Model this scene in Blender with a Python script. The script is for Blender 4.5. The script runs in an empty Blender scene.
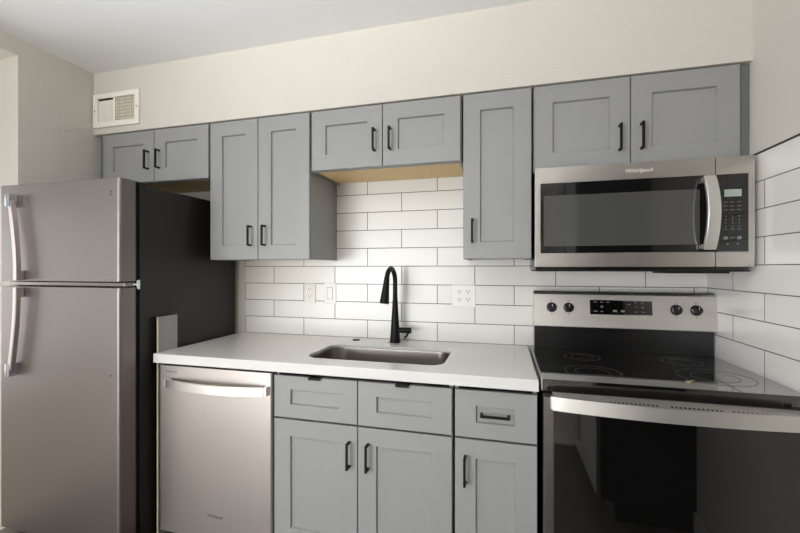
import bpy, bmesh, math, random
from mathutils import Vector, Matrix
random.seed(7)
S = bpy.context.scene
COL = S.collection

# ------------------------------------------------------------------ camera
cam_d = bpy.data.cameras.new('camera')
cam = bpy.data.objects.new('camera', cam_d)
COL.objects.link(cam)
cam_d.sensor_width = 36.0
cam_d.lens = 390.98 / 800 * 36.0
cam_d.shift_y = 2.0 / 800
cam_d.clip_start = 0.02
cam.location = (-0.9309, -2.1461, 1.3172)
cam.rotation_euler = (math.radians(90), 0, 0.25895)
S.camera = cam

# ------------------------------------------------------------------ world, lights, exposure
W = bpy.data.worlds.new('world')
S.world = W
W.use_nodes = True
W.node_tree.nodes['Background'].inputs[0].default_value = (0.75, 0.86, 1.0, 1)
W.node_tree.nodes['Background'].inputs[1].default_value = 1.0
S.view_settings.view_transform = 'Standard'
S.view_settings.look = 'None'
S.view_settings.gamma = 1
S.view_settings.use_curve_mapping = False
S.view_settings.exposure = 0.04


def area(name, loc, target, sx, sy, power, color):
    d = bpy.data.lights.new(name, 'AREA')
    d.shape = 'RECTANGLE'
    d.size, d.size_y, d.energy, d.color = sx, sy, power, color
    o = bpy.data.objects.new(name, d)
    COL.objects.link(o)
    o.location = loc
    o.rotation_euler = (Vector(target) - Vector(loc)).to_track_quat('-Z', 'Y').to_euler()
    return o


area('daylight_rear_window', (-3.7, -5.90, 0.95), (-2.4, 0, 1.1), 2.9, 1.7, 190, (0.92, 0.965, 1.0))
area('daylight_side_window', (-5.93, -1.3, 1.15), (0, -1.3, 0.9), 1.6, 1.8, 40, (0.92, 0.965, 1.0))
UPLIGHT_POWER = 160


# ------------------------------------------------------------------ materials
def lin(c):
    return tuple((v / 255 / 12.92 if v / 255 <= 0.04045 else ((v / 255 + 0.055) / 1.055) ** 2.4) for v in c) + (1,)


def mat(name, rgb, rough=0.5, metal=0.0, spec=0.5, coat=0.0, bump=None, var=0.0, vscale=30, stretch=None, rvar=0.0):
    m = bpy.data.materials.new(name)
    m.use_nodes = True
    nt = m.node_tree
    b = nt.nodes['Principled BSDF']
    b.inputs['Base Color'].default_value = lin(rgb)
    b.inputs['Roughness'].default_value = rough
    b.inputs['Metallic'].default_value = metal
    b.inputs['Specular IOR Level'].default_value = spec
    b.inputs['Coat Weight'].default_value = coat
    tc = nt.nodes.new('ShaderNodeTexCoord')
    mp = nt.nodes.new('ShaderNodeMapping')
    nt.links.new(tc.outputs['Object'], mp.inputs[0])
    if stretch:
        mp.inputs['Scale'].default_value = stretch
    n = nt.nodes.new('ShaderNodeTexNoise')
    n.inputs['Scale'].default_value = vscale
    n.inputs['Detail'].default_value = 4
    nt.links.new(mp.outputs[0], n.inputs['Vector'])
    if var:
        mx = nt.nodes.new('ShaderNodeMix')
        mx.data_type = 'RGBA'
        c = lin(rgb)
        mx.inputs[6].default_value = tuple(v * (1 - var) for v in c[:3]) + (1,)
        mx.inputs[7].default_value = tuple(min(1, v * (1 + var)) for v in c[:3]) + (1,)
        nt.links.new(n.outputs['Fac'], mx.inputs[0])
        nt.links.new(mx.outputs[2], b.inputs['Base Color'])
    if rvar:
        mr = nt.nodes.new('ShaderNodeMapRange')
        mr.inputs[3].default_value = rough - rvar
        mr.inputs[4].default_value = rough + rvar
        nt.links.new(n.outputs['Fac'], mr.inputs[0])
        nt.links.new(mr.outputs[0], b.inputs['Roughness'])
    if bump:
        n2 = nt.nodes.new('ShaderNodeTexNoise')
        n2.inputs['Scale'].default_value = bump[0]
        n2.inputs['Detail'].default_value = 3
        nt.links.new(tc.outputs['Object'], n2.inputs['Vector'])
        bp = nt.nodes.new('ShaderNodeBump')
        bp.inputs['Strength'].default_value = bump[1]
        bp.inputs['Distance'].default_value = bump[2]
        nt.links.new(n2.outputs['Fac'], bp.inputs['Height'])
        nt.links.new(bp.outputs[0], b.inputs['Normal'])
    return m


TW, TH, TZ = 0.4089, 0.1041, 0.914


def tile_mat(name, axis, origin):
    m = bpy.data.materials.new(name)
    m.use_nodes = True
    nt = m.node_tree
    b = nt.nodes['Principled BSDF']
    tc = nt.nodes.new('ShaderNodeTexCoord')
    sp = nt.nodes.new('ShaderNodeSeparateXYZ')
    nt.links.new(tc.outputs['Object'], sp.inputs[0])
    a1 = nt.nodes.new('ShaderNodeMath')
    a1.operation = 'SUBTRACT'
    a1.inputs[1].default_value = origin - 20 * TW
    nt.links.new(sp.outputs[axis], a1.inputs[0])
    a2 = nt.nodes.new('ShaderNodeMath')
    a2.operation = 'SUBTRACT'
    a2.inputs[1].default_value = TZ - 4 * TH
    nt.links.new(sp.outputs[2], a2.inputs[0])
    cb = nt.nodes.new('ShaderNodeCombineXYZ')
    nt.links.new(a1.outputs[0], cb.inputs[0])
    nt.links.new(a2.outputs[0], cb.inputs[1])
    br = nt.nodes.new('ShaderNodeTexBrick')
    br.offset = 0.5
    br.offset_frequency = 2
    br.squash = 1.0
    br.inputs['Color1'].default_value = lin((228, 225, 219))
    br.inputs['Color2'].default_value = lin((224, 221, 215))
    br.inputs['Mortar'].default_value = lin((96, 92, 87))
    br.inputs['Scale'].default_value = 1.0
    br.inputs['Mortar Size'].default_value = 0.0019
    br.inputs['Mortar Smooth'].default_value = 0.1
    br.inputs['Brick Width'].default_value = TW
    br.inputs['Row Height'].default_value = TH
    nt.links.new(cb.outputs[0], br.inputs['Vector'])
    nt.links.new(br.outputs['Color'], b.inputs['Base Color'])
    mr = nt.nodes.new('ShaderNodeMapRange')
    mr.inputs[3].default_value = 0.28
    mr.inputs[4].default_value = 0.8
    nt.links.new(br.outputs['Fac'], mr.inputs[0])
    nt.links.new(mr.outputs[0], b.inputs['Roughness'])
    bp = nt.nodes.new('ShaderNodeBump')
    bp.invert = True
    bp.inputs['Strength'].default_value = 0.5
    bp.inputs['Distance'].default_value = 0.002
    nt.links.new(br.outputs['Fac'], bp.inputs['Height'])
    nt.links.new(bp.outputs[0], b.inputs['Normal'])
    return m


def floor_mat():
    m = bpy.data.materials.new('plank_floor')
    m.use_nodes = True
    nt = m.node_tree
    b = nt.nodes['Principled BSDF']
    tc = nt.nodes.new('ShaderNodeTexCoord')
    br = nt.nodes.new('ShaderNodeTexBrick')
    br.inputs['Color1'].default_value = lin((112, 103, 95))
    br.inputs['Color2'].default_value = lin((98, 90, 82))
    br.inputs['Mortar'].default_value = lin((70, 64, 58))
    br.inputs['Scale'].default_value = 1
    br.inputs['Mortar Size'].default_value = 0.0015
    br.inputs['Brick Width'].default_value = 1.2
    br.inputs['Row Height'].default_value = 0.18
    nt.links.new(tc.outputs['Object'], br.inputs['Vector'])
    nt.links.new(br.outputs['Color'], b.inputs['Base Color'])
    b.inputs['Roughness'].default_value = 0.4
    return m


def pane_mat():
    m = bpy.data.materials.new('window_glass')
    m.use_nodes = True
    nt = m.node_tree
    nt.nodes.remove(nt.nodes['Principled BSDF'])
    tr = nt.nodes.new('ShaderNodeBsdfTransparent')
    gl = nt.nodes.new('ShaderNodeBsdfGlossy')
    gl.inputs['Roughness'].default_value = 0.02
    mx = nt.nodes.new('ShaderNodeMixShader')
    mx.inputs[0].default_value = 0.08
    nt.links.new(tr.outputs[0], mx.inputs[1])
    nt.links.new(gl.outputs[0], mx.inputs[2])
    nt.links.new(mx.outputs[0], nt.nodes['Material Output'].inputs[0])
    return m


def emit_mat(name, rgb, s):
    m = mat(name, rgb, 0.4)
    b = m.node_tree.nodes['Principled BSDF']
    b.inputs['Emission Color'].default_value = lin(rgb)
    b.inputs['Emission Strength'].default_value = s
    return m


M = dict(
    wall=mat('beige_textured_paint', (208, 202, 193), 0.85, bump=(120, 0.45, 0.0045), var=0.02, vscale=6),
    ceiling=mat('ceiling_paint', (230, 230, 230), 0.9, bump=(90, 0.15, 0.003)),
    trim=mat('white_trim_paint', (226, 220, 214), 0.5),
    cab=mat('grey_cabinet_paint', (146, 146, 145), 0.42, var=0.015, vscale=8),
    cabdark=mat('cabinet_backlit_shade', (60, 60, 58), 0.8),  # pantry carcass: backlit shade of its end panel put into the colour
    wood=mat('pine_plywood', (236, 204, 152), 0.6, var=0.12, vscale=7, stretch=(1, 12, 4)),
    black=mat('matte_black_metal', (9, 9, 10), 0.5, spec=.22),
    steel=mat('brushed_steel', (190, 184, 179), 0.34, 1.0, var=0.015, vscale=30, stretch=(0.3, 0.3, 14), rvar=0.015),
    fsteel=mat('fridge_brushed_steel', (138, 130, 127), 0.42, 1.0, var=0.015, vscale=30, stretch=(0.3, 0.3, 14), rvar=0.015),
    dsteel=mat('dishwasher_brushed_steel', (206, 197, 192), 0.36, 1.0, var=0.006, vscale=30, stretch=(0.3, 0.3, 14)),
    bsteel=mat('bright_satin_steel', (226, 223, 219), 0.42, 1.0),
    ovensteel=mat('oven_door_steel', (128, 125, 122), 0.36, 1.0),
    guardsteel=mat('control_panel_steel', (206, 201, 195), 0.44, 1.0, var=0.01, vscale=30, stretch=(0.3, 0.3, 14)),
    sinksteel=mat('sink_satin_steel', (150, 142, 137), 0.32, 1.0, rvar=0.04, vscale=60),
    chrome=mat('chrome', (205, 212, 220), 0.12, 1.0),
    fside=mat('fridge_black_side', (25, 23, 22), 0.42, bump=(400, 0.15, 0.001)),
    rubber=mat('black_gasket', (14, 13, 13), 0.6),
    glass=mat('black_oven_glass', (9, 9, 9), 0.04, spec=1.0),
    mwglass=mat('dark_microwave_glass', (16, 16, 17), 0.05, spec=0.6),
    mesh=mat('microwave_window_mesh', (72, 72, 69), 0.10, spec=0.6),
    cook=mat('black_ceramic_glass', (12, 11, 11), 0.07, spec=1.0, coat=1.0, rvar=0.03, vscale=9),
    enamel=mat('black_enamel', (16, 15, 16), 0.25),
    ring=mat('burner_ring_print', (74, 70, 67), 0.3),
    quartz=mat('white_quartz', (216, 214, 210), 0.08, var=0.015, vscale=60),
    plastic=mat('white_plastic', (232, 230, 224), 0.4),
    ivory=mat('ivory_plastic', (226, 222, 210), 0.4),
    slot=mat('socket_slot', (42, 40, 38), 0.6),
    register=mat('cream_enamel', (240, 235, 225), 0.45),
    duct=mat('duct_lining', (168, 150, 118), 0.7),
    raw=mat('raw_board_edge', (206, 192, 160), 0.7),
    display=emit_mat('pale_display', (150, 160, 148), 0.15),
    legend=mat('printed_legend', (190, 190, 186), 0.5),
    legenddim=mat('printed_legend_dim', (120, 120, 120), 0.5),
    brown=mat('logo_ink', (84, 76, 72), 0.5),
    silverink=mat('logo_silver', (226, 216, 206), 0.4),
    mark=mat('pale_tan_mark', (226, 200, 150), 0.8),
    floor=floor_mat(),
    carpet=mat('cream_carpet', (206, 196, 180), 0.95, bump=(300, 0.4, 0.005)),
    filler=mat('dark_grey_filler_paint', (104, 108, 106), 0.45),
    pane=pane_mat(),
    tileback=tile_mat('white_subway_tile', 0, -2.3079),
    tileright=tile_mat('white_subway_tile_side', 1, -0.218),
    lamp=emit_mat('added_uplight_bulb', (255, 250, 244), 3.0),
)


# ------------------------------------------------------------------ mesh helpers
class MB:
    def __init__(self):
        self.bm = bmesh.new()

    def box(self, x0, x1, y0, y1, z0, z1, bev=0.0, seg=2):
        x0, x1 = sorted((x0, x1)); y0, y1 = sorted((y0, y1)); z0, z1 = sorted((z0, z1))
        r = bmesh.ops.create_cube(self.bm, size=1.0)
        vs = r['verts']
        for v in vs:
            v.co = Vector(((x0 + x1) / 2 + v.co.x * (x1 - x0), (y0 + y1) / 2 + v.co.y * (y1 - y0), (z0 + z1) / 2 + v.co.z * (z1 - z0)))
        if bev:
            es = list({e for v in vs for e in v.link_edges})
            bmesh.ops.bevel(self.bm, geom=es, offset=bev, segments=seg, affect='EDGES', profile=0.5)
        return self

    def box_vr(self, x0, x1, y0, y1, z0, z1, rad, seg=6, edge=0.002):
        """box with the two front vertical edges rounded (front = low y)"""
        r = bmesh.ops.create_cube(self.bm, size=1.0)
        vs = r['verts']
        for v in vs:
            v.co = Vector(((x0 + x1) / 2 + v.co.x * (x1 - x0), (y0 + y1) / 2 + v.co.y * (y1 - y0), (z0 + z1) / 2 + v.co.z * (z1 - z0)))
        es = [e for e in {e for v in vs for e in v.link_edges}
              if all(abs(v.co.y - y0) < 1e-6 for v in e.verts) and abs(e.verts[0].co.x - e.verts[1].co.x) < 1e-6]
        bmesh.ops.bevel(self.bm, geom=es, offset=rad, segments=seg, affect='EDGES', profile=0.5)
        return self

    def loft(self, loops, cap0=True, cap1=True, closed=True):
        rows = [[self.bm.verts.new(c) for c in l] for l in loops]
        n = len(rows[0])
        for a, b in zip(rows, rows[1:]):
            for i in range(n if closed else n - 1):
                j = (i + 1) % n
                self.bm.faces.new((a[i], a[j], b[j], b[i]))
        if cap0:
            self.bm.faces.new(list(reversed(rows[0])))
        if cap1:
            self.bm.faces.new(rows[-1])
        return self

    def tube(self, pts, rads, n=16, cap=True):
        pts = [Vector(p) for p in pts]
        if not isinstance(rads, (list, tuple)):
            rads = [rads] * len(pts)
        loops = []
        ref = None
        for i, p in enumerate(pts):
            t = (pts[min(i + 1, len(pts) - 1)] - pts[max(i - 1, 0)]).normalized()
            if ref is None:
                ref = t.orthogonal().normalized()
            ref = (ref - t * ref.dot(t)).normalized()
            bi = t.cross(ref)
            loops.append([p + (ref * math.cos(2 * math.pi * k / n) + bi * math.sin(2 * math.pi * k / n)) * rads[i] for k in range(n)])
        return self.loft(loops, cap, cap)

    def sweep(self, pts, prof, side):
        """prof: list of (a,b) along side vector and normal; side constant vector"""
        pts = [Vector(p) for p in pts]
        side = Vector(side).normalized()
        loops = []
        for i, p in enumerate(pts):
            t = (pts[min(i + 1, len(pts) - 1)] - pts[max(i - 1, 0)]).normalized()
            nn = t.cross(side).normalized()
            loops.append([p + side * a + nn * b for a, b in prof])
        return self.loft(loops)

    def cyl(self, c, axis, r, h, n=24, r2=None, bev=0):
        c = Vector(c); axis = Vector(axis).normalized()
        r2 = r if r2 is None else r2
        if bev:
            return self.tube([c, c + axis * bev, c + axis * (h - bev), c + axis * (h - bev * 0.3), c + axis * h],
                             [r, r, r2, r2 - bev * 0.3, r2 - bev], n)
        return self.tube([c, c + axis * h], [r, r2], n)

    def ring(self, c, r0, r1, h, n=64):
        c = Vector(c)
        f = lambda r, z: [c + Vector((math.cos(2 * math.pi * k / n) * r, math.sin(2 * math.pi * k / n) * r, z)) for k in range(n)]
        loops = [f(r0, 0), f(r1, 0), f(r1, h), f(r0, h), f(r0, 0)]
        return self.loft(loops, False, False)

    def shaker(self, x0, x1, yf, z0, z1, th=0.02, rail=0.075, stile=0.075, rec=0.011):
        """shaker panel facing -y, front face at yf"""
        e = 0.0015
        def R(i, j, y):
            return [Vector((x0 + i, y, z0 + j)), Vector((x1 - i, y, z0 + j)), Vector((x1 - i, y, z1 - j)), Vector((x0 + i, y, z1 - j))]
        loops = [R(0, 0, yf + th), R(0, 0, yf + e), R(e, e, yf), R(stile, rail, yf), R(stile + .0006, rail + .0006, yf + .001),
                 R(stile + .0036, rail + .0036, yf + rec)]
        return self.loft(loops)

    def build(self, name, m, parent=None, smooth=True, solid=0.0):
        bmesh.ops.remove_doubles(self.bm, verts=self.bm.verts, dist=1e-6)
        bmesh.ops.recalc_face_normals(self.bm, faces=self.bm.faces)
        if parent is not None:
            root = parent
            while root.parent:
                root = root.parent
            for v in self.bm.verts:
                v.co -= root.location
        me = bpy.data.meshes.new(name)
        self.bm.to_mesh(me)
        self.bm.free()
        o = bpy.data.objects.new(name, me)
        COL.objects.link(o)
        me.materials.append(M[m] if isinstance(m, str) else m)
        if smooth:
            me.polygons.foreach_set('use_smooth', [True] * len(me.polygons))
            me.set_sharp_from_angle(angle=math.radians(35))
        wn = o.modifiers.new('weighted_normals', 'WEIGHTED_NORMAL')
        wn.keep_sharp = True
        wn.weight = 100
        if parent is not None:
            o.parent = parent
        if solid:
            md = o.modifiers.new('solid', 'SOLIDIFY')
            md.thickness = solid
            md.offset = 1
        return o


def B(*a, **k):
    return MB().box(*a, **k)


def thing(name, label, cat, loc, group=None):
    o = bpy.data.objects.new(name, None)
    COL.objects.link(o)
    o.empty_display_size = 0.05
    o.location = loc
    o['label'] = label
    o['category'] = cat
    if group:
        o['group'] = group
    return o


def tag(o, label, cat, group=None):
    o['label'] = label
    o['category'] = cat
    if group:
        o['group'] = group
    return o


def struct(o):
    o['kind'] = 'structure'
    return o


def lettering(name, s, size, loc, m, parent, yaw=0.0, depth=0.0004, italic=0.0):
    cu = bpy.data.curves.new(name, 'FONT')
    cu.body = s
    cu.size = size
    cu.extrude = depth
    cu.align_x = 'CENTER'
    cu.align_y = 'CENTER'
    cu.shear = italic
    t = bpy.data.objects.new(name, cu)
    COL.objects.link(t)
    dg = bpy.context.evaluated_depsgraph_get()
    me = bpy.data.meshes.new_from_object(t.evaluated_get(dg))
    bpy.data.objects.remove(t)
    bpy.data.curves.remove(cu)
    root = parent
    while root.parent:
        root = root.parent
    X = Matrix.Translation(Vector(loc) - root.location) @ Matrix.Rotation(math.radians(90), 4, 'X')
    me.transform(X)
    me.materials.clear()
    me.materials.append(M[m])
    me.name = name
    o = bpy.data.objects.new(name, me)
    COL.objects.link(o)
    o.parent = parent
    return o


# ------------------------------------------------------------------ room shell
CEIL = 2.49
XL = -3.32
struct(B(-6.1, 0.12, -6.1, 0.13, -0.1, -0.004).build('floor', 'carpet'))
struct(B(XL - .06, 0.0, -2.42, 0.01, -0.0039, 0).build('floor_kitchen', 'floor'))
struct(B(-6.1, 0.12, -6.1, 0.13, CEIL, CEIL + 0.1).build('ceiling', 'ceiling'))
struct(B(XL, 0.12, 0.01, 0.13, 0, CEIL).build('wall_back', 'wall'))
w = MB().box(0, 0.12, -6.1, 0.01, 0, CEIL)
struct(w.build('wall_right', 'wall'))
w = MB()
w.box(XL - 0.13, XL, -0.72, 0.13, 0, CEIL)
w.box(XL - 0.13, XL, -2.3, -0.72, 2.40, CEIL)
w.box(XL - 0.13, XL, -2.4, -2.3, 0, CEIL)
struct(w.build('wall_left', 'wall'))
# outer room: far left wall with a window, rear wall with a wide window
w = MB()
for a in ((-6.1, -2.15, 0, CEIL), (-0.45, 0.13, 0, CEIL), (-2.15, -0.45, 0, 0.2), (-2.15, -0.45, 2.1, CEIL)):
    w.box(-6.1, -6.0, a[0], a[1], a[2], a[3])
struct(w.build('wall_far_left', 'wall'))
struct(B(-6.1, XL - 0.13, 0.01, 0.13, 0, CEIL).build('wall_side_room', 'wall'))
struct(B(-6.0, XL, -2.5, -2.4, 0, CEIL).build('wall_added_partition', 'wall'))  # added unseen wall, keeps the rear daylight out of the side room
w = MB()
for a in ((-6.0, -5.2, 0, CEIL), (-2.2, 0.0, 0, CEIL), (-5.2, -2.2, 0, 0.05), (-5.2, -2.2, 1.9, CEIL)):
    w.box(a[0], a[1], -6.1, -6.0, a[2], a[3])
struct(w.build('wall_rear', 'wall'))


def window_y(name, x0, x1, y, z0, z1):
    f = MB()
    for a in ((x0, x1, z0, z0 + .05), (x0, x1, z1 - .05, z1)):
        f.box(a[0], a[1], y - .03, y + .03, a[2], a[3])
    for x in (x0, (x0 + x1) / 2 - .025, x1 - .05):
        f.box(x, x + .05, y - .028, y + .028, z0 + .05, z1 - .05)
    o = struct(f.build(name, 'trim'))
    B(x0 + .05, x1 - .05, y - .004, y + .004, z0 + .05, z1 - .05).build('pane', 'pane', o)
    return o


window_y('window_1', -5.2, -2.2, -6.05, 0.05, 1.9)
f = MB()
for a in ((-2.15, -.45, .20, .25), (-2.15, -.45, 2.05, 2.10)):
    f.box(-6.08, -6.02, a[0], a[1], a[2], a[3])
for y in (-2.15, -1.325, -.50):
    f.box(-6.078, -6.022, y, y + .05, .25, 2.05)
o = struct(f.build('window_2', 'trim'))
B(-6.054, -6.046, -2.1, -.5, .25, 2.05).build('pane', 'pane', o)

# bulkhead above the cabinets
struct(B(XL, 0.0, -0.34, 0.01, 2.121, CEIL).build('wall_soffit', 'wall'))
# baseboard on the right wall, seen mirrored in the oven door
struct(B(-0.014, 0, -1.55, -0.72, 0, 0.10, bev=.003).build('baseboard_right', 'trim'))
# tiling
struct(B(-2.513, 0.0, 0.0, 0.0099, 0.86, 1.90).build('backsplash_back', 'tileback'))
struct(B(-0.008, 0.0, -0.72, 0.0, 0.80, TZ + 8 * TH).build('backsplash_right', 'tileright'))
struct(B(-0.0095, 0.0, -0.72, -0.0, TZ + 8 * TH, TZ + 8 * TH + .006).build('trim_1', 'slot'))

# ------------------------------------------------------------------ cabinets
UF = -0.335      # front of upper doors
UC = -0.3135     # front of upper carcasses


def pull(parent, x, z, yf, length=0.108, vertical=True, proj=0.034):
    m = MB()
    r = 0.0046
    h = length / 2
    d = 2 * r
    yb = yf - proj
    if vertical:
        m.box(x - r, x + r, yb, yb + d, z - h, z + h, bev=.0012)
        for c in (z - h, z + h - d):
            m.box(x - r, x + r, yb + d * .8, yf + .0005, c, c + d, bev=.0008)
    else:
        m.box(x - h, x + h, yb, yb + d, z - r, z + r, bev=.0012)
        for c in (x - h, x + h - d):
            m.box(c, c + d, yb + d * .8, yf + .0005, z - r, z + r, bev=.0008)
    return m.build('handle', 'black', parent, smooth=False)


def upper(label, x0, x1, z0, z1, splits, handles, wood_bottom=True, filler=None):
    """splits: list of door x ranges; handles: list of (x,z) per door"""
    t = thing('wall_cabinet', label, 'cabinet', ((x0 + x1) / 2, -0.16, z0), 'grey shaker wall cabinets')
    m = MB()
    zb = z0 + 0.014
    g = .003
    m.box(x0 + g, x0 + .016, UC, -0.001, z0, z1 - .004)
    m.box(x1 - .016, x1 - g, UC, -0.001, z0, z1 - .004)
    m.box(x0 + .016, x1 - .016, UC + .004, -0.001, z1 - .020, z1 - .004)
    m.box(x0 + .016, x1 - .016, -.008, -0.001, zb, z1 - .020)
    m.box(x0 + .016, x1 - .016, UC, UC + .018, z0, zb - .001)
    m.build('carcass', 'cab', t, smooth=False)
    B(x0 + .016, x1 - .016, UC + .0181, -0.0081, z0 + .005, zb).build('bottom_panel', 'wood' if wood_bottom else 'cab', t)
    for (a, b), (hx, hz) in zip(splits, handles):
        d = MB().shaker(a, b, UF, z0 + .002, z1 - .003).build('door', 'cab', t, smooth=False)
        pull(d, hx, hz, UF)
    if filler:
        B(filler[0], filler[1], filler[2], UC + .03, z0, z1).build('filler_strip', 'filler', t)
    return t


ZT = 2.117
upper('small grey two-door wall cabinet above the refrigerator, under the vent grille', -3.258, -2.497, 1.815, ZT,
      [(-3.254, -2.876), (-2.872, -2.503)], [(-2.914, 1.942), (-2.834, 1.942)], filler=(-3.319, -3.2552, -.298))
upper('tall grey two-door wall cabinet between the refrigerator and the sink', -2.4965, -1.8835, 1.364, ZT,
      [(-2.490, -2.192), (-2.188, -1.890)], [(-2.232, 1.491), (-2.148, 1.491)])
upper('short grey two-door wall cabinet above the faucet with bare wood underside', -1.8830, -1.1155, 1.813, ZT,
      [(-1.876, -1.501), (-1.497, -1.123)], [(-1.539, 1.942), (-1.459, 1.942)])
upper('narrow tall single-door grey wall cabinet left of the microwave', -1.1150, -0.8070, 1.361, ZT,
      [(-1.109, -0.813)], [(-1.068, 1.489)], wood_bottom=False)
upper('grey two-door wall cabinet directly above the microwave', -0.8065, -0.0365, 1.742, ZT,
      [(-0.800, -0.424), (-0.420, -0.040)], [(-0.464, 1.861), (-0.383, 1.861)], filler=(-0.0392, -0.001, -.3175))

BF = -0.635      # front of base doors
BC = -0.6135


def base(label, x0, x1, cols, open_top=False):
    t = thing('base_cabinet', label, 'cabinet', ((x0 + x1) / 2, -0.31, 0), 'grey shaker base cabinets')
    m = MB()
    z1 = 0.871
    m.box(x0 + .004, x0 + .018, BC, -0.002, .1, z1)
    m.box(x1 - .018, x1 - .004, BC, -0.002, .1, z1)
    m.box(x0 + .018, x1 - .018, BC, -0.002, .1, .118)
    m.box(x0 + .018, x1 - .018, -0.014, -0.002, .118, z1)
    m.build('carcass', 'cab', t, smooth=False)
    B(x0, x1, BC + .06, BC + .075, 0, .1).build('toe_kick', 'cab', t)
    for k, (a, b, kind, hx) in enumerate(cols):
        d = MB().shaker(a, b, BF, .672, .853, rail=.058, stile=.079).build('drawer', 'cab', t, smooth=False)
        if kind == 'tab':
            q = MB()
            c = hx[0]
            q.box(c - .028, c + .028, BF - .012, BF + .018, .8532, .8552)
            q.box(c - .028, c + .028, BF - .012, BF - .0095, .845, .8532)
            q.build('tab_pull', 'black', d)
        else:
            pull(d, hx[0], .763, BF + .011, vertical=False, length=.108)
        d = MB().shaker(a, b, BF, .125, .664, rail=.070, stile=.078).build('door', 'cab', t, smooth=False)
        pull(d, hx[1], .549, BF)
    return t


base('wide grey sink base cabinet with two doors, between dishwasher and narrow cabinet', -1.905, -1.118,
     [(-1.900, -1.514, 'tab', (-1.703, -1.548)), (-1.510, -1.124, 'tab', (-1.320, -1.466))])
base('narrow grey base cabinet with one door and one drawer, beside the range', -1.1175, -0.808,
     [(-1.112, -0.812, 'bar', (-0.962, -1.073))])

# tall cabinet on the right wall behind the camera, mirrored in the oven and microwave glass
t = thing('tall_cabinet', 'tall grey pantry cabinet mirrored in the oven door glass', 'cabinet', (-0.23, -2.0, 0))
m = MB()
m.box(-0.435, -0.001, -3.3, -1.53, .1, 2.1)
m.box(-0.37, -0.001, -3.3, -1.53, 0, .1)
m.build('carcass', 'cabdark', t)
for z0, z1 in ((.12, 1.36), (1.365, 2.09)):
    for a, b in ((-3.29, -2.72), (-2.715, -2.13), (-2.125, -1.535)):
        dm = MB().shaker(a, b, 0, z0, z1)
        for v in dm.bm.verts:
            v.co = Vector((-0.457 + v.co.y, v.co.x, v.co.z))
        dm.build('door', 'cab', t, smooth=False)

# filler board by the counter's left end
t = thing('end_board', 'narrow grey upright board with raw edge between refrigerator and countertop', 'board', (-2.553, -0.57, 0))
B(-2.5430, -2.5362, -0.624, -0.512, 0, 1.083).build('board', 'cab', t)
o = B(-2.5430, -2.5362, -0.628, -0.6242, 0, 1.083).build('edge', 'raw', t)
o['label'] = 'raw cream unpainted edge'


# ------------------------------------------------------------------ countertop with sink cutout
def rrect(x0, x1, y0, y1, r, z, n=8):
    out = []
    for cx, cy, a0 in ((x1 - r, y1 - r, 0), (x0 + r, y1 - r, 90), (x0 + r, y0 + r, 180), (x1 - r, y0 + r, 270)):
        for k in range(n + 1):
            a = math.radians(a0 + 90 * k / n)
            out.append(Vector((cx + r * math.cos(a), cy + r * math.sin(a), z)))
    return out


SX0, SX1, SY0, SY1 = -1.809, -1.174, -0.540, -0.208
m = MB()
zt, zb = 0.914, 0.872
e = 0.0025
X0, X1, Y0, Y1 = -2.536, -0.8085, -0.654, -0.0005
hole = rrect(SX0, SX1, SY0, SY1, .065, 0)
def both(z, outer, inset_hole):
    ov = [m.bm.verts.new((x, y, z)) for x, y in outer]
    c = Vector(((SX0 + SX1) / 2, (SY0 + SY1) / 2, 0))
    hv = [m.bm.verts.new((p.x, p.y, z)) for p in hole]
    es = [m.bm.edges.new((l[i], l[(i + 1) % len(l)])) for l in (ov, hv) for i in range(len(l))]
    bmesh.ops.triangle_fill(m.bm, edges=es, use_beauty=True)
    return ov, hv
rect = lambda i: [(X0 + i, Y0 + i), (X1 - i, Y0 + i), (X1 - i, Y1), (X0 + i, Y1)]
o1, h1 = both(zt, rect(e), 0)
o2 = [m.bm.verts.new((x, y, zt - e)) for x, y in rect(0)]
zm = zt - .012
o4, h4 = both(zm, rect(0), 0)
h5 = h4
for a, b in ((o1, o2), (o2, o4), (h1, h4)):
    for i in range(len(a)):
        j = (i + 1) % len(a)
        m.bm.faces.new((a[i], a[j], b[j], b[i]))
# thick front, side and rear build-up under the slab
m.box(X0, X1, Y0, Y0 + .03, zb, zm)
m.box(X0, X0 + .02, Y0 + .03, Y1, zb, zm)
m.box(X1 - .02, X1, Y0 + .03, Y1, zb, zm)
m.box(X0 + .02, X1 - .02, Y1 - .05, Y1, zb, zm)
tag(m.build('countertop', 'quartz'), 'white quartz countertop over the dishwasher and base cabinets, holding the sink', 'countertop')

# undermount sink
t = thing('sink', 'undermount stainless steel single-bowl sink set in the countertop', 'sink', (-1.4935, -0.378, 0.70))
g = 0.006
L = [rrect(SX0 - .02, SX1 + .02, SY0 - .02, SY1 + .02, .09, .9012), rrect(SX0 - g, SX1 + g, SY0 - g, SY1 + g, .08, .9012),
     rrect(SX0 - g + .004, SX1 + g - .004, SY0 - g + .004, SY1 + g - .004, .078, .893),
     rrect(SX0 + .012, SX1 - .012, SY0 + .012, SY1 - .012, .07, .73),
     rrect(SX0 + .022, SX1 - .022, SY0 + .022, SY1 - .022, .065, .708),
     rrect(SX0 + .045, SX1 - .045, SY0 + .045, SY1 - .045, .06, .700),
     rrect(-1.545, -1.445, -.40, -.30, .0499, .695)]
m = MB().loft(L, False, True)
m.build('basin', 'sinksteel', t)
m = MB().ring((-1.495, -.35, .6955), .028, .045, .002)
m.cyl((-1.495, -.35, .6955), (0, 0, 1), .027, .001)
m.build('drain', 'chrome', t)

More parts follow.
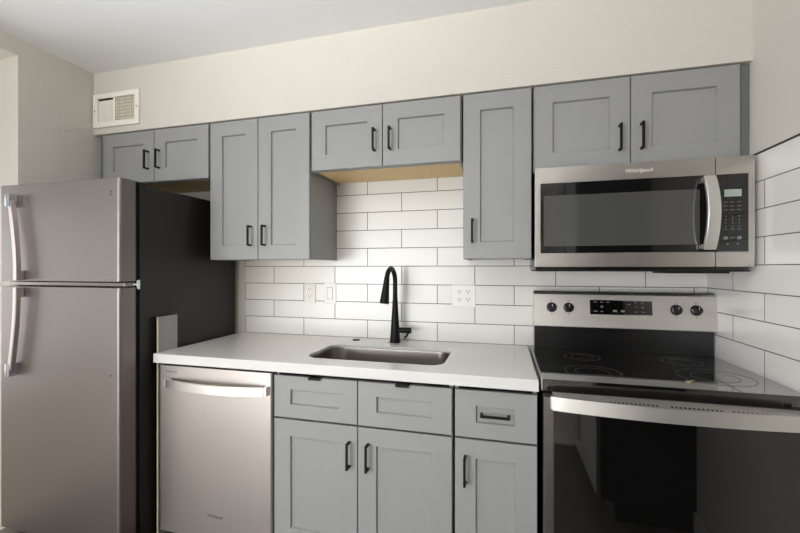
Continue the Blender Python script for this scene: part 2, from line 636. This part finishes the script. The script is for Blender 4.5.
# faucet
FX, FY = -1.503, -0.090
t = thing('faucet', 'matte black pull-down kitchen faucet behind the sink', 'faucet', (FX, FY, 0.9143))
MB().cyl((FX, FY, .9143), (0, 0, 1), .030, .006, bev=.002).build('base', 'black', t)
MB().tube([(FX, FY, .920), (FX, FY, .96), (FX, FY, 1.02), (FX, FY, 1.10), (FX, FY, 1.145)], [.0275, .0255, .0215, .0165, .0145], 24).build('body', 'black', t)
pts, rads = [], []
pts.append((FX, FY, 1.145)); rads.append(.0135)
pts.append((FX, FY, 1.19)); rads.append(.0125)
R_ = 0.064
ca = Vector((FX, FY - R_, 1.252))
dx = -0.010
for k in range(0, 16):
    a = math.radians(180 * k / 17)
    pts.append((FX + dx * k / 17, FY - R_ + R_ * math.cos(a), 1.252 + R_ * math.sin(a)))
    rads.append(.0125)
MB().tube(pts, rads, 20).build('spout', 'black', t)
p0 = Vector(pts[-1])
p1 = Vector((FX - .016, FY - 2 * R_ - .022, 1.138))
d = p1 - p0
MB().tube([p0, p0 + d * .08, p0 + d * .3, p0 + d * .75, p0 + d * .97, p1], [.0128, .0140, .0160, .0215, .0240, .0225], 24).build('spray_head', 'black', t)
h = MB()
h.cyl((FX + .015, FY, .982), (1, 0, 0), .0150, .052, bev=.002)
h.cyl((FX + .068, FY, .982), (1, 0, 0), .0165, .022, bev=.002)
hb = h.build('valve', 'black', t)
MB().tube([(FX + .079, FY - .012, .976), (FX + .074, FY - .03, .960), (FX + .066, FY - .05, .950)], [.006, .005, .0045], 12).build('lever', 'black', hb)

o = MB().cyl((-1.733, -.080, .9142), (0, 0, 1), .021, .004, bev=.0015).build('sink_hole_cover', 'black')
tag(o, 'small round black hole cover on the countertop left of the faucet', 'cover')


# ------------------------------------------------------------------ outlets and switch
def receptacle(parent, x, z):
    r = MB()
    r.tube([(x, -.0052, z), (x, -.0075, z)], [.0165, .016], 24)
    q = r.build('receptacle', 'plastic' if parent['category'] != 'outlet ' else 'ivory', parent)
    s = MB()
    s.box(x - .0080, x - .0050, -.0082, -.0074, z, z + .009)
    s.box(x + .0050, x + .0080, -.0082, -.0074, z + .001, z + .008)
    s.tube([(x, -.0074, z - .007), (x, -.0082, z - .007)], .0028, 12)
    s.build('slots', 'slot', q)


def plate(name, label, cat, x0, x1, z0, z1, m='plastic'):
    t = thing(name, label, cat, ((x0 + x1) / 2, 0, (z0 + z1) / 2))
    B(x0, x1, -.0055, -.0003, z0, z1, bev=.002).build('cover_plate', m, t)
    return t


t = plate('outlet', 'ivory duplex outlet on the tile, left of the light switch', 'outlet', -2.098, -2.024, 1.109, 1.227, 'ivory')
receptacle(t, -2.061, 1.189)
receptacle(t, -2.061, 1.147)
MB().tube([(-2.061, -.0053, 1.168), (-2.061, -.0064, 1.168)], .003, 10).build('screw', 'ivory', t)
t = plate('light_switch', 'white rocker light switch on the tile between outlet and faucet', 'switch', -1.966, -1.891, 1.107, 1.234)
B(-1.9445, -1.9125, -.0085, -.0053, 1.136, 1.203, bev=.0015).build('rocker', 'plastic', t)
B(-1.9465, -1.9105, -.0060, -.0052, 1.134, 1.205).build('rocker_frame', 'legenddim', t)
t = plate('outlet', 'white double-gang outlet with four sockets, right of the faucet', 'outlet', -1.203, -1.078, 1.109, 1.227)
for x in (-1.163, -1.117):
    for z in (1.189, 1.147):
        receptacle(t, x, z)
    MB().tube([(x, -.0053, 1.168), (x, -.0064, 1.168)], .003, 10).build('screw', 'plastic', t)

# ------------------------------------------------------------------ vent register on the bulkhead
VF = -0.3403
t = thing('vent_register', 'cream wall vent register with half-open grille high in the left corner', 'vent', (-3.14, VF, 2.155))
m = MB()
vx0, vx1, vz0, vz1 = -3.312, -2.968, 2.157, 2.357
ix0, ix1, iz0, iz1 = -3.275, -2.998, 2.189, 2.328
m.box(vx0, vx1, VF - .012, VF, vz0, iz0, bev=.002)
m.box(vx0, vx1, VF - .012, VF, iz1, vz1, bev=.002)
m.box(vx0, ix0, VF - .0118, VF, iz0, iz1, bev=.002)
m.box(ix1, vx1, VF - .0118, VF, iz0, iz1, bev=.002)
m.box(-3.157, -3.142, VF - .011, VF, iz0, iz1, bev=.001)
m.build('frame', 'register', t)
m = MB()
for k in range(13):
    x = ix0 + .004 + k * .0088
    m.box(x, x + .007, VF - .006, VF - .002, iz0, iz1 - .014)
m.box(ix0, -3.157, VF - .002, VF, iz0, iz1 - .010)
m.build('closed_damper', 'register', t)
B(ix0, -3.157, VF - .0015, VF, iz1 - .010, iz1).build('damper_gap', 'slot', t)
B(-3.142, ix1, VF - .001, VF, iz0, iz1).build('duct_opening', 'duct', t)
m = MB()
for k in range(11):
    x = -3.138 + k * .0132
    m.box(x, x + .002, VF - .007, VF - .001, iz0, iz1)
for k in range(7):
    z = iz0 + .010 + k * .0195
    m.box(-3.142, ix1, VF - .0045, VF - .001, z, z + .0022)
m.build('grille', 'register', t)
for x, z in ((-3.297, 2.257), (-2.982, 2.257)):
    MB().tube([(x, VF - .012, z), (x, VF - .0135, z)], .004, 12).build('screw', 'slot', t)

# ------------------------------------------------------------------ refrigerator
FX0, FX1 = -3.312, -2.564
t = thing('refrigerator', 'stainless top-freezer refrigerator with black sides at the left wall', 'refrigerator', ((FX0 + FX1) / 2, -.4, 0))
m = MB().box(FX0 + .004, FX1 - .001, -.700, -.03, .03, 1.708, bev=.004)
m.build('body', 'fside', t)
B(FX0 + .015, FX1 - .012, -.722, -.7002, .06, 1.705).build('gasket', 'rubber', t)
B(FX0 + .02, FX1 - .02, -.69, -.62, 0, .0302).build('base_grille', 'rubber', t)


def fdoor(name, z0, z1):
    m = MB()
    r, ox = .014, .0
    prof = []
    for k in range(9):
        a = math.radians(90 * k / 8)
        prof.append((FX0 + r - r * math.sin(math.radians(90) - a) if False else FX0 + r - r * math.cos(a), -.80 + r - r * math.sin(a)))
    for k in range(9):
        a = math.radians(90 - 90 * k / 8)
        prof.append((FX1 - r + r * math.cos(a), -.80 + r - r * math.sin(a)))
    prof.append((FX1, -.722))
    prof.append((FX0, -.722))
    c = Vector(((FX0 + FX1) / 2, -.76, 0))
    def lp(z, s):
        return [Vector((c.x + (x - c.x) * (1 - s * 3), c.y + (y - c.y) * (1 - s * 26), z)) for x, y in prof]
    e = .003
    m.loft([lp(z0, .0012), lp(z0 + e * .3, .0004), lp(z0 + e, 0), lp(z1 - e, 0), lp(z1 - e * .3, .0004), lp(z1, .0012)])
    return m.build(name, 'fsteel', t)


fz = fdoor('freezer_door', 1.258, 1.720)
fr = fdoor('fridge_door', 0.058, 1.231)


def fhandle(parent, zs, xs, ys, zc, cap_z):
    m = MB()
    pts = []
    for k in range(13):
        u = k / 12
        pts.append((xs[0] + (xs[1] - xs[0]) * math.sin(u * math.pi / 2), ys[0] + (ys[1] - ys[0]) * u, zs[0] + (zs[1] - zs[0]) * u))
    m.sweep(pts, [(-.011, -.009), (-.008, -.012), (.008, -.012), (.011, -.009), (.011, .009), (-.011, .009)], (1, 0, 0))
    x, y, z = pts[-1]
    m.box(x - .007, x + .007, -.8005, y + .003, min(z, zs[1] - (zs[1] - zs[0]) * .12), max(z, zs[1] - (zs[1] - zs[0]) * .12), bev=.003)
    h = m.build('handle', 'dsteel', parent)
    c = MB()
    c.box(xs[0] - .020, xs[0] + .009, ys[0] - .014, -.7995, cap_z[0], cap_z[1], bev=.004)
    c = c.build('end_cap', 'chrome', h)
    return h


fhandle(fz, (1.640, 1.262), (-3.196, -3.150), (-.822, -.826), 0, (1.610, 1.672))
fhandle(fr, (.836, 1.228), (-3.196, -3.150), (-.822, -.826), 0, (.805, .866))
B(FX0 + .01, FX1 - .005, -.772, -.7222, 1.236, 1.253, bev=.002).build('divider_trim', 'sinksteel', t)
m = MB()
m.box(FX1 - .03, FX1 + .0015, -.735, -.698, 1.240, 1.249, bev=.001)
m.box(FX1 - .0012, FX1 + .002, -.716, -.700, 1.222, 1.264, bev=.0006)
m.build('hinge', 'chrome', t)
for p, zz in ((fz, (1.645, 1.659)), (fr, (.842,))):
    for z in zz:
        MB().tube([(-2.612, -.7995, z), (-2.612, -.8012, z)], .0035, 12).build('badge_hole', 'rubber', p)
m = MB().box(FX1 - .06, FX1 - .01, -.72, -.65, 1.7085, 1.722, bev=.003)
m.build('top_hinge_cover', 'rubber', t)

# ------------------------------------------------------------------ dishwasher
DX0, DX1 = -2.507, -1.9055
t = thing('dishwasher', 'stainless dishwasher with bowed bar handle under the countertop', 'dishwasher', ((DX0 + DX1) / 2, -.3, 0))
B(DX0 + .006, DX1 - .006, -.60, -.02, .06, .869).build('tub', 'rubber', t)
B(DX0 + .01, DX1 - .01, -.56, -.54, 0, .075).build('toe_kick', 'rubber', t)
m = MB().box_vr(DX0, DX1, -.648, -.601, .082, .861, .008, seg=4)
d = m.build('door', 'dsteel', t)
m = MB()
pts = []
hx0, hx1 = -2.457, -1.916
for k in range(25):
    u = k / 24
    pts.append((hx0 + .012 + (hx1 - hx0 - .024) * u, -.668 - .036 * math.sin(math.pi * u) ** 0.8, .785))
m.sweep(pts, [(-.019, -.006), (-.017, -.008), (.017, -.008), (.019, -.006), (.019, .006), (-.019, .006)], (0, 0, 1))
m.box(hx0, hx0 + .02, -.672, -.6478, .766, .804, bev=.002)
m.box(hx1 - .02, hx1, -.672, -.6478, .766, .804, bev=.002)
m.build('handle', 'bsteel', d)
B(-2.470, -2.405, -.6488, -.6478, .832, .8345).build('vent_slit', 'rubber', d)
lettering('brand_lettering', 'Whirlpool', .0195, (-2.197, -.6484, .192), 'brown', d, italic=.15)
m = MB()
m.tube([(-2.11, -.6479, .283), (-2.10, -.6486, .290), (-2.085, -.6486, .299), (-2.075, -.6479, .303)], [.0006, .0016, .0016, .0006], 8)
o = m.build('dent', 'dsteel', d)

# ------------------------------------------------------------------ range
RX0, RX1 = -0.793, -0.0125
t = thing('range', 'freestanding stainless electric range with black glass cooktop and oven door', 'stove', ((RX0 + RX1) / 2, -.35, 0))
B(RX0, RX1, -.648, -.03, .02, .8755).build('body', 'enamel', t)
m = MB()
m.box(RX0 - .003, RX1 + .003, -.655, -.095, .8760, .920, bev=.003)
ck = m.build('cooktop', 'cook', t)
o = B(RX0 - .005, RX0 - .0032, -.645, -.095, .877, .9205).build('side_trim', 'bsteel', t)
for cx, cy, rr in ((-.600, -.505, .100), (-.590, -.235, .075), (-.200, -.235, .075), (-.185, -.470, .118)):
    m = MB()
    m.ring((cx, cy, .9201), rr - .003, rr, .0003)
    m.ring((cx, cy, .9201), rr * .62 - .002, rr * .62, .0003)
    m.build('burner_ring', 'ring', ck)
m = MB()
m.tube([(-.312, -.560, .9222), (-.303, -.571, .9222), (-.296, -.560, .9225), (-.280, -.545, .9228)], [.001, .002, .002, .001], 8)  # small pale tan streak near the cooktop front
tag(m.build('cooktop_mark', 'mark'), 'tiny pale mark on the front of the black cooktop', 'mark')

# backguard
m = MB()
m.box(RX0 + .012, RX1 - .004, -.085, -.012, .905, 1.032)
m.build('rear_riser', 'enamel', t)
m = MB()
yb, ytop = -.106, -.088
x0, x1 = RX0 + .008, RX1 + .004
prof = [(-.012, 1.032), (yb + .004, 1.032), (yb, 1.036), (ytop, 1.190), (ytop + .006, 1.198), (-.012, 1.200)]
m.loft([[Vector((x, y, z)) for y, z in prof] for x in (x0, x1)])
bg = m.build('control_panel', 'guardsteel', t, smooth=False)
B(x0 + .002, x1 - .002, ytop + .010, -.013, 1.2002, 1.204).build('panel_top_shadow', 'enamel', t)  # dark strip standing in for the thin shadow above the panel
gy = lambda z: yb + (ytop - yb) * (z - 1.036) / (1.190 - 1.036)
slope = (ytop - yb) / (1.190 - 1.036)
nrm = Vector((0, -1, slope)).normalized()
upv = Vector((0, slope, 1)).normalized()


def on_panel(m, x, z, w, h, th):
    """thin slab on the tilted panel face"""
    c = Vector((x, gy(z), z))
    L = []
    for d_ in (-.0004, th):
        L.append([c + nrm * d_ + Vector((1, 0, 0)) * a * w / 2 + upv * b * h / 2 for a, b in ((-1, -1), (1, -1), (1, 1), (-1, 1))])
    m.loft(L)
    return m


dp = on_panel(MB(), -.3965, 1.132, .262, .064, .002).build('display_panel', 'glass', bg, smooth=False)
on_panel(MB(), -.3965, 1.132, .268, .070, .0008).build('display_bezel', 'chrome', bg, smooth=False)
def panel_mark(name, x, z, hw, hh, off, m, parent, th=.0003):
    c = Vector((x, gy(z), z)) + nrm * off
    return MB().loft([[c + nrm * d_ + Vector((1, 0, 0)) * a * hw + upv * b * hh for a, b in ((-1, -1), (1, -1), (1, 1), (-1, 1))]
                      for d_ in (0, th)]).build(name, m, parent, smooth=False)


for x, z, wv, hv in ((-.506, 1.156, .015, .0032), (-.478, 1.156, .013, .0032), (-.450, 1.156, .013, .0032), (-.506, 1.113, .016, .0032),
                     (-.478, 1.113, .013, .0032), (-.478, 1.135, .012, .006), (-.362, 1.147, .016, .0032), (-.334, 1.156, .012, .0032),
                     (-.305, 1.156, .012, .0032), (-.334, 1.135, .010, .004), (-.305, 1.135, .010, .004), (-.332, 1.113, .012, .0032),
                     (-.303, 1.113, .012, .0032)):
    panel_mark('button', x, z, wv / 2, hv / 2, .002, 'legenddim', dp)
for x in (-.422, -.388):
    c = Vector((x, gy(1.116), 1.116)) + nrm * .002
    m = MB().loft([[c + nrm * d_ + Vector((1, 0, 0)) * a * .0085 + upv * b * .005 for a, b in ((-1, -1), (1, -1), (1, 1), (-1, 1))] for d_ in (0, .0004)])
    m.build('start_key', 'legenddim', dp, smooth=False)
for kx in (-.702, -.625, -.168, -.089):
    z = 1.127
    c = Vector((kx, gy(z), z))
    m = MB()
    m.tube([c, c + nrm * .003, c + nrm * .006, c + nrm * .020, c + nrm * .022], [.024, .024, .0205, .0185, .0165], 28)
    k = m.build('knob', 'enamel', bg)
    m = MB()
    cc = c + nrm * .022
    m.loft([[cc + nrm * d_ + Vector((1, 0, 0)) * a * .0045 + upv * b * .0155 for a, b in ((-1, -1), (1, -1), (1, 1), (-1, 1))] for d_ in (-.002, .009)])
    m.build('grip', 'enamel', k, smooth=False)
    m = MB()
    cc = c + nrm * .031
    m.loft([[cc + nrm * d_ + Vector((1, 0, 0)) * a * .0011 + upv * (.009 + b * .006) for a, b in ((-1, -1), (1, -1), (1, 1), (-1, 1))] for d_ in (0, .0006)])
    m.build('pointer', 'legend', k, smooth=False)
    for zz in (1.159, 1.095):
        panel_mark('dial_mark', kx, zz, .0022, .0022, 0, 'slot', bg)

# oven door
OD = -.708
m = MB()
m.box(RX0 - .001, RX0 + .030, OD, -.6525, .190, .872, bev=.002)
m.box(RX1 - .030, RX1 + .001, OD, -.6525, .190, .872, bev=.002)
m.box(RX0 + .030, RX1 - .030, OD, -.6525, .190, .290, bev=.001)
m.box(RX0 + .030, RX1 - .030, OD + .03, -.6525, .290, .856)
od = m.build('oven_door', 'ovensteel', t)
B(RX0 + .0302, RX1 - .0302, OD + .0005, OD + .0298, .2902, .8558, bev=.001).build('oven_glass', 'glass', od)
tz = lambda y: .8765 + (y + .66) * .32        # the trim slopes down to the front
tt = MB().loft([[Vector((x, y, z)) for y, z in ((-.6545, .856), (OD, .856), (OD, tz(OD)), (-.66, .8765), (-.6555, .8765))]
                for x in (RX0 + .0302, RX1 - .0302)]).build('top_trim', 'bsteel', od, smooth=False)
for a, n in ((-.585, 12), (-.405, 12), (-.235, 10)):
    for k in range(n):
        x = a + k * .0125
        MB().loft([[Vector((xx, y, tz(y) + d_)) for y, d_ in ((OD + .010, -.001), (OD + .010, .0004), (OD + .020, .0004), (OD + .020, -.001))]
                   for xx in (x, x + .0065)]).build('vent_slot', 'rubber', tt, smooth=False)
m = MB()
hx0, hx1 = RX0 + .018, RX1 - .018
pts = []
for k in range(29):
    u = k / 28
    pts.append((hx0 + .006 + (hx1 - hx0 - .012) * u, -.724 - .030 * math.sin(math.pi * u) ** .8, .8585))
m.sweep(pts, [(-.023, -.006), (-.021, -.008), (.021, -.008), (.023, -.006), (.023, .006), (-.023, .006)], (0, 0, 1))
for x in (hx0, hx1 - .024):
    m.box(x, x + .024, -.726, OD - .0005, .8365, .8805, bev=.002)
m.build('handle', 'bsteel', od)
m = MB().box(RX0, RX1, OD + .004, -.6525, .03, .182, bev=.003)
m.build('storage_drawer', 'steel', t)

# ------------------------------------------------------------------ microwave
MX0, MX1, MZ0, MZ1 = -0.802, -0.0255, 1.324, 1.7405
MF = -.400
t = thing('microwave', 'stainless over-the-range microwave with curved handle above the range', 'microwave', ((MX0 + MX1) / 2, -.2, MZ0 - .02))
B(MX0 + .004, MX1 - .004, -.366, -.001, MZ0 - .012, MZ1 - .0003).build('body', 'enamel', t)
m = MB()
m.box(MX0 + .006, MX1 - .006, -.385, -.06, MZ0 - .019, MZ0 - .0122, bev=.003)
m.box(-.30, -.09, -.37, -.20, MZ0 - .026, MZ0 - .0188, bev=.003)
m.build('bottom_vent', 'rubber', t)
SPL = -.151


def facia(name, x0, x1, gx0, gx1):
    m = MB()
    m.box(x0, x1, MF, -.3665, MZ0, 1.381, bev=.0015)
    m.box(x0, x1, MF, -.3665, 1.674, MZ1, bev=.0015)
    if gx0 > x0:
        m.box(x0, gx0, MF, -.3665, 1.3805, 1.6745, bev=.0008)
    if gx1 < x1:
        m.box(gx1, x1, MF, -.3665, 1.3805, 1.6745, bev=.0008)
    return m.build(name, 'steel', t)


dr = facia('door', MX0, SPL - .0012, -.780, SPL - .0012)
gl = B(-.7798, SPL - .0012, MF - .0005, -.3665, 1.3812, 1.6738, bev=.001).build('door_glass', 'mwglass', dr)
B(-.768, -.203, MF - .0009, MF, 1.410, 1.622).build('window_mesh', 'mesh', gl)
cp = facia('control_panel', SPL + .0012, MX1, SPL + .0012, -.046)
kp = B(SPL + .0012, -.0462, MF - .0005, -.3665, 1.3812, 1.6738, bev=.001).build('keypad', 'mwglass', cp)
B(-.123, -.068, MF - .0009, MF, 1.589, 1.616).build('display', 'display', kp)
def key(x, z, hw, hh, m='legenddim'):
    B(x - hw, x + hw, MF - .0008, MF, z - hh, z + hh).build('button', m, kp)


for c in range(3):
    for r in range(3):
        key(-.119 + c * .0215, 1.568 - r * .0145, .006, .0012)
    for r in range(4):
        key(-.118 + c * .0215, 1.514 - r * .0125, .0016, .0024)
    key(-.118 + c * .0215, 1.4655, .006, .0011)
for x in (-.118, -.075):
    key(x, 1.433, .007, .006)
key(-.0965, 1.433, .0075, .0015)
for x in (-.112, -.080):
    key(x, 1.4105, .003, .0025)
m = MB()
pts = []
for k in range(21):
    u = k / 20
    pts.append((-.181, MF - .022 - .036 * math.sin(math.pi * u) ** .85, 1.392 + .271 * u))
m.sweep(pts, [(-.020, -.006), (-.017, -.008), (.017, -.008), (.020, -.006), (.020, .006), (-.020, .006)], (1, 0, 0))
for z in (1.392, 1.645):
    m.box(-.199, -.163, MF - .026, MF - .0004, z, z + .018, bev=.002)
m.build('handle', 'bsteel', dr)
lettering('brand_lettering', 'Whirlpool', .0235, (-.411, MF - .0005, 1.7075), 'silverink', dr, italic=.15)

# ------------------------------------------------------------------ added torchiere uplight, unseen behind the camera, brightens the ceiling
LX, LY, LZ = -1.7, -2.6, 1.66
t = thing('added_uplight', 'added unseen torchiere uplight behind the viewpoint, brightening the ceiling', 'lamp', (LX, LY, 0))
MB().cyl((LX, LY, -.0038), (0, 0, 1), .14, .022, 40, bev=.006).build('base', 'black', t)
MB().cyl((LX, LY, .022), (0, 0, 1), .011, LZ - .12, 16).build('pole', 'black', t)
MB().tube([(LX, LY, LZ - .10), (LX, LY, LZ - .07), (LX, LY, LZ - .03), (LX, LY, LZ)], [.04, .10, .155, .18], 40, cap=False).build('shade', 'black', t, solid=.004)
MB().tube([(LX, LY, LZ - .099), (LX, LY, LZ - .095), (LX, LY, LZ - .092), (LX, LY, LZ - .091)], [.02, .035, .03, .005], 20).build('bulb', 'lamp', t)
d = bpy.data.lights.new('added_uplight_point', 'POINT')
d.shadow_soft_size = .04
d.energy = UPLIGHT_POWER
d.color = (.99, .995, 1.0)
o = bpy.data.objects.new('added_uplight_point', d)
COL.objects.link(o)
o.location = (0, 0, LZ - .072)
o.parent = t
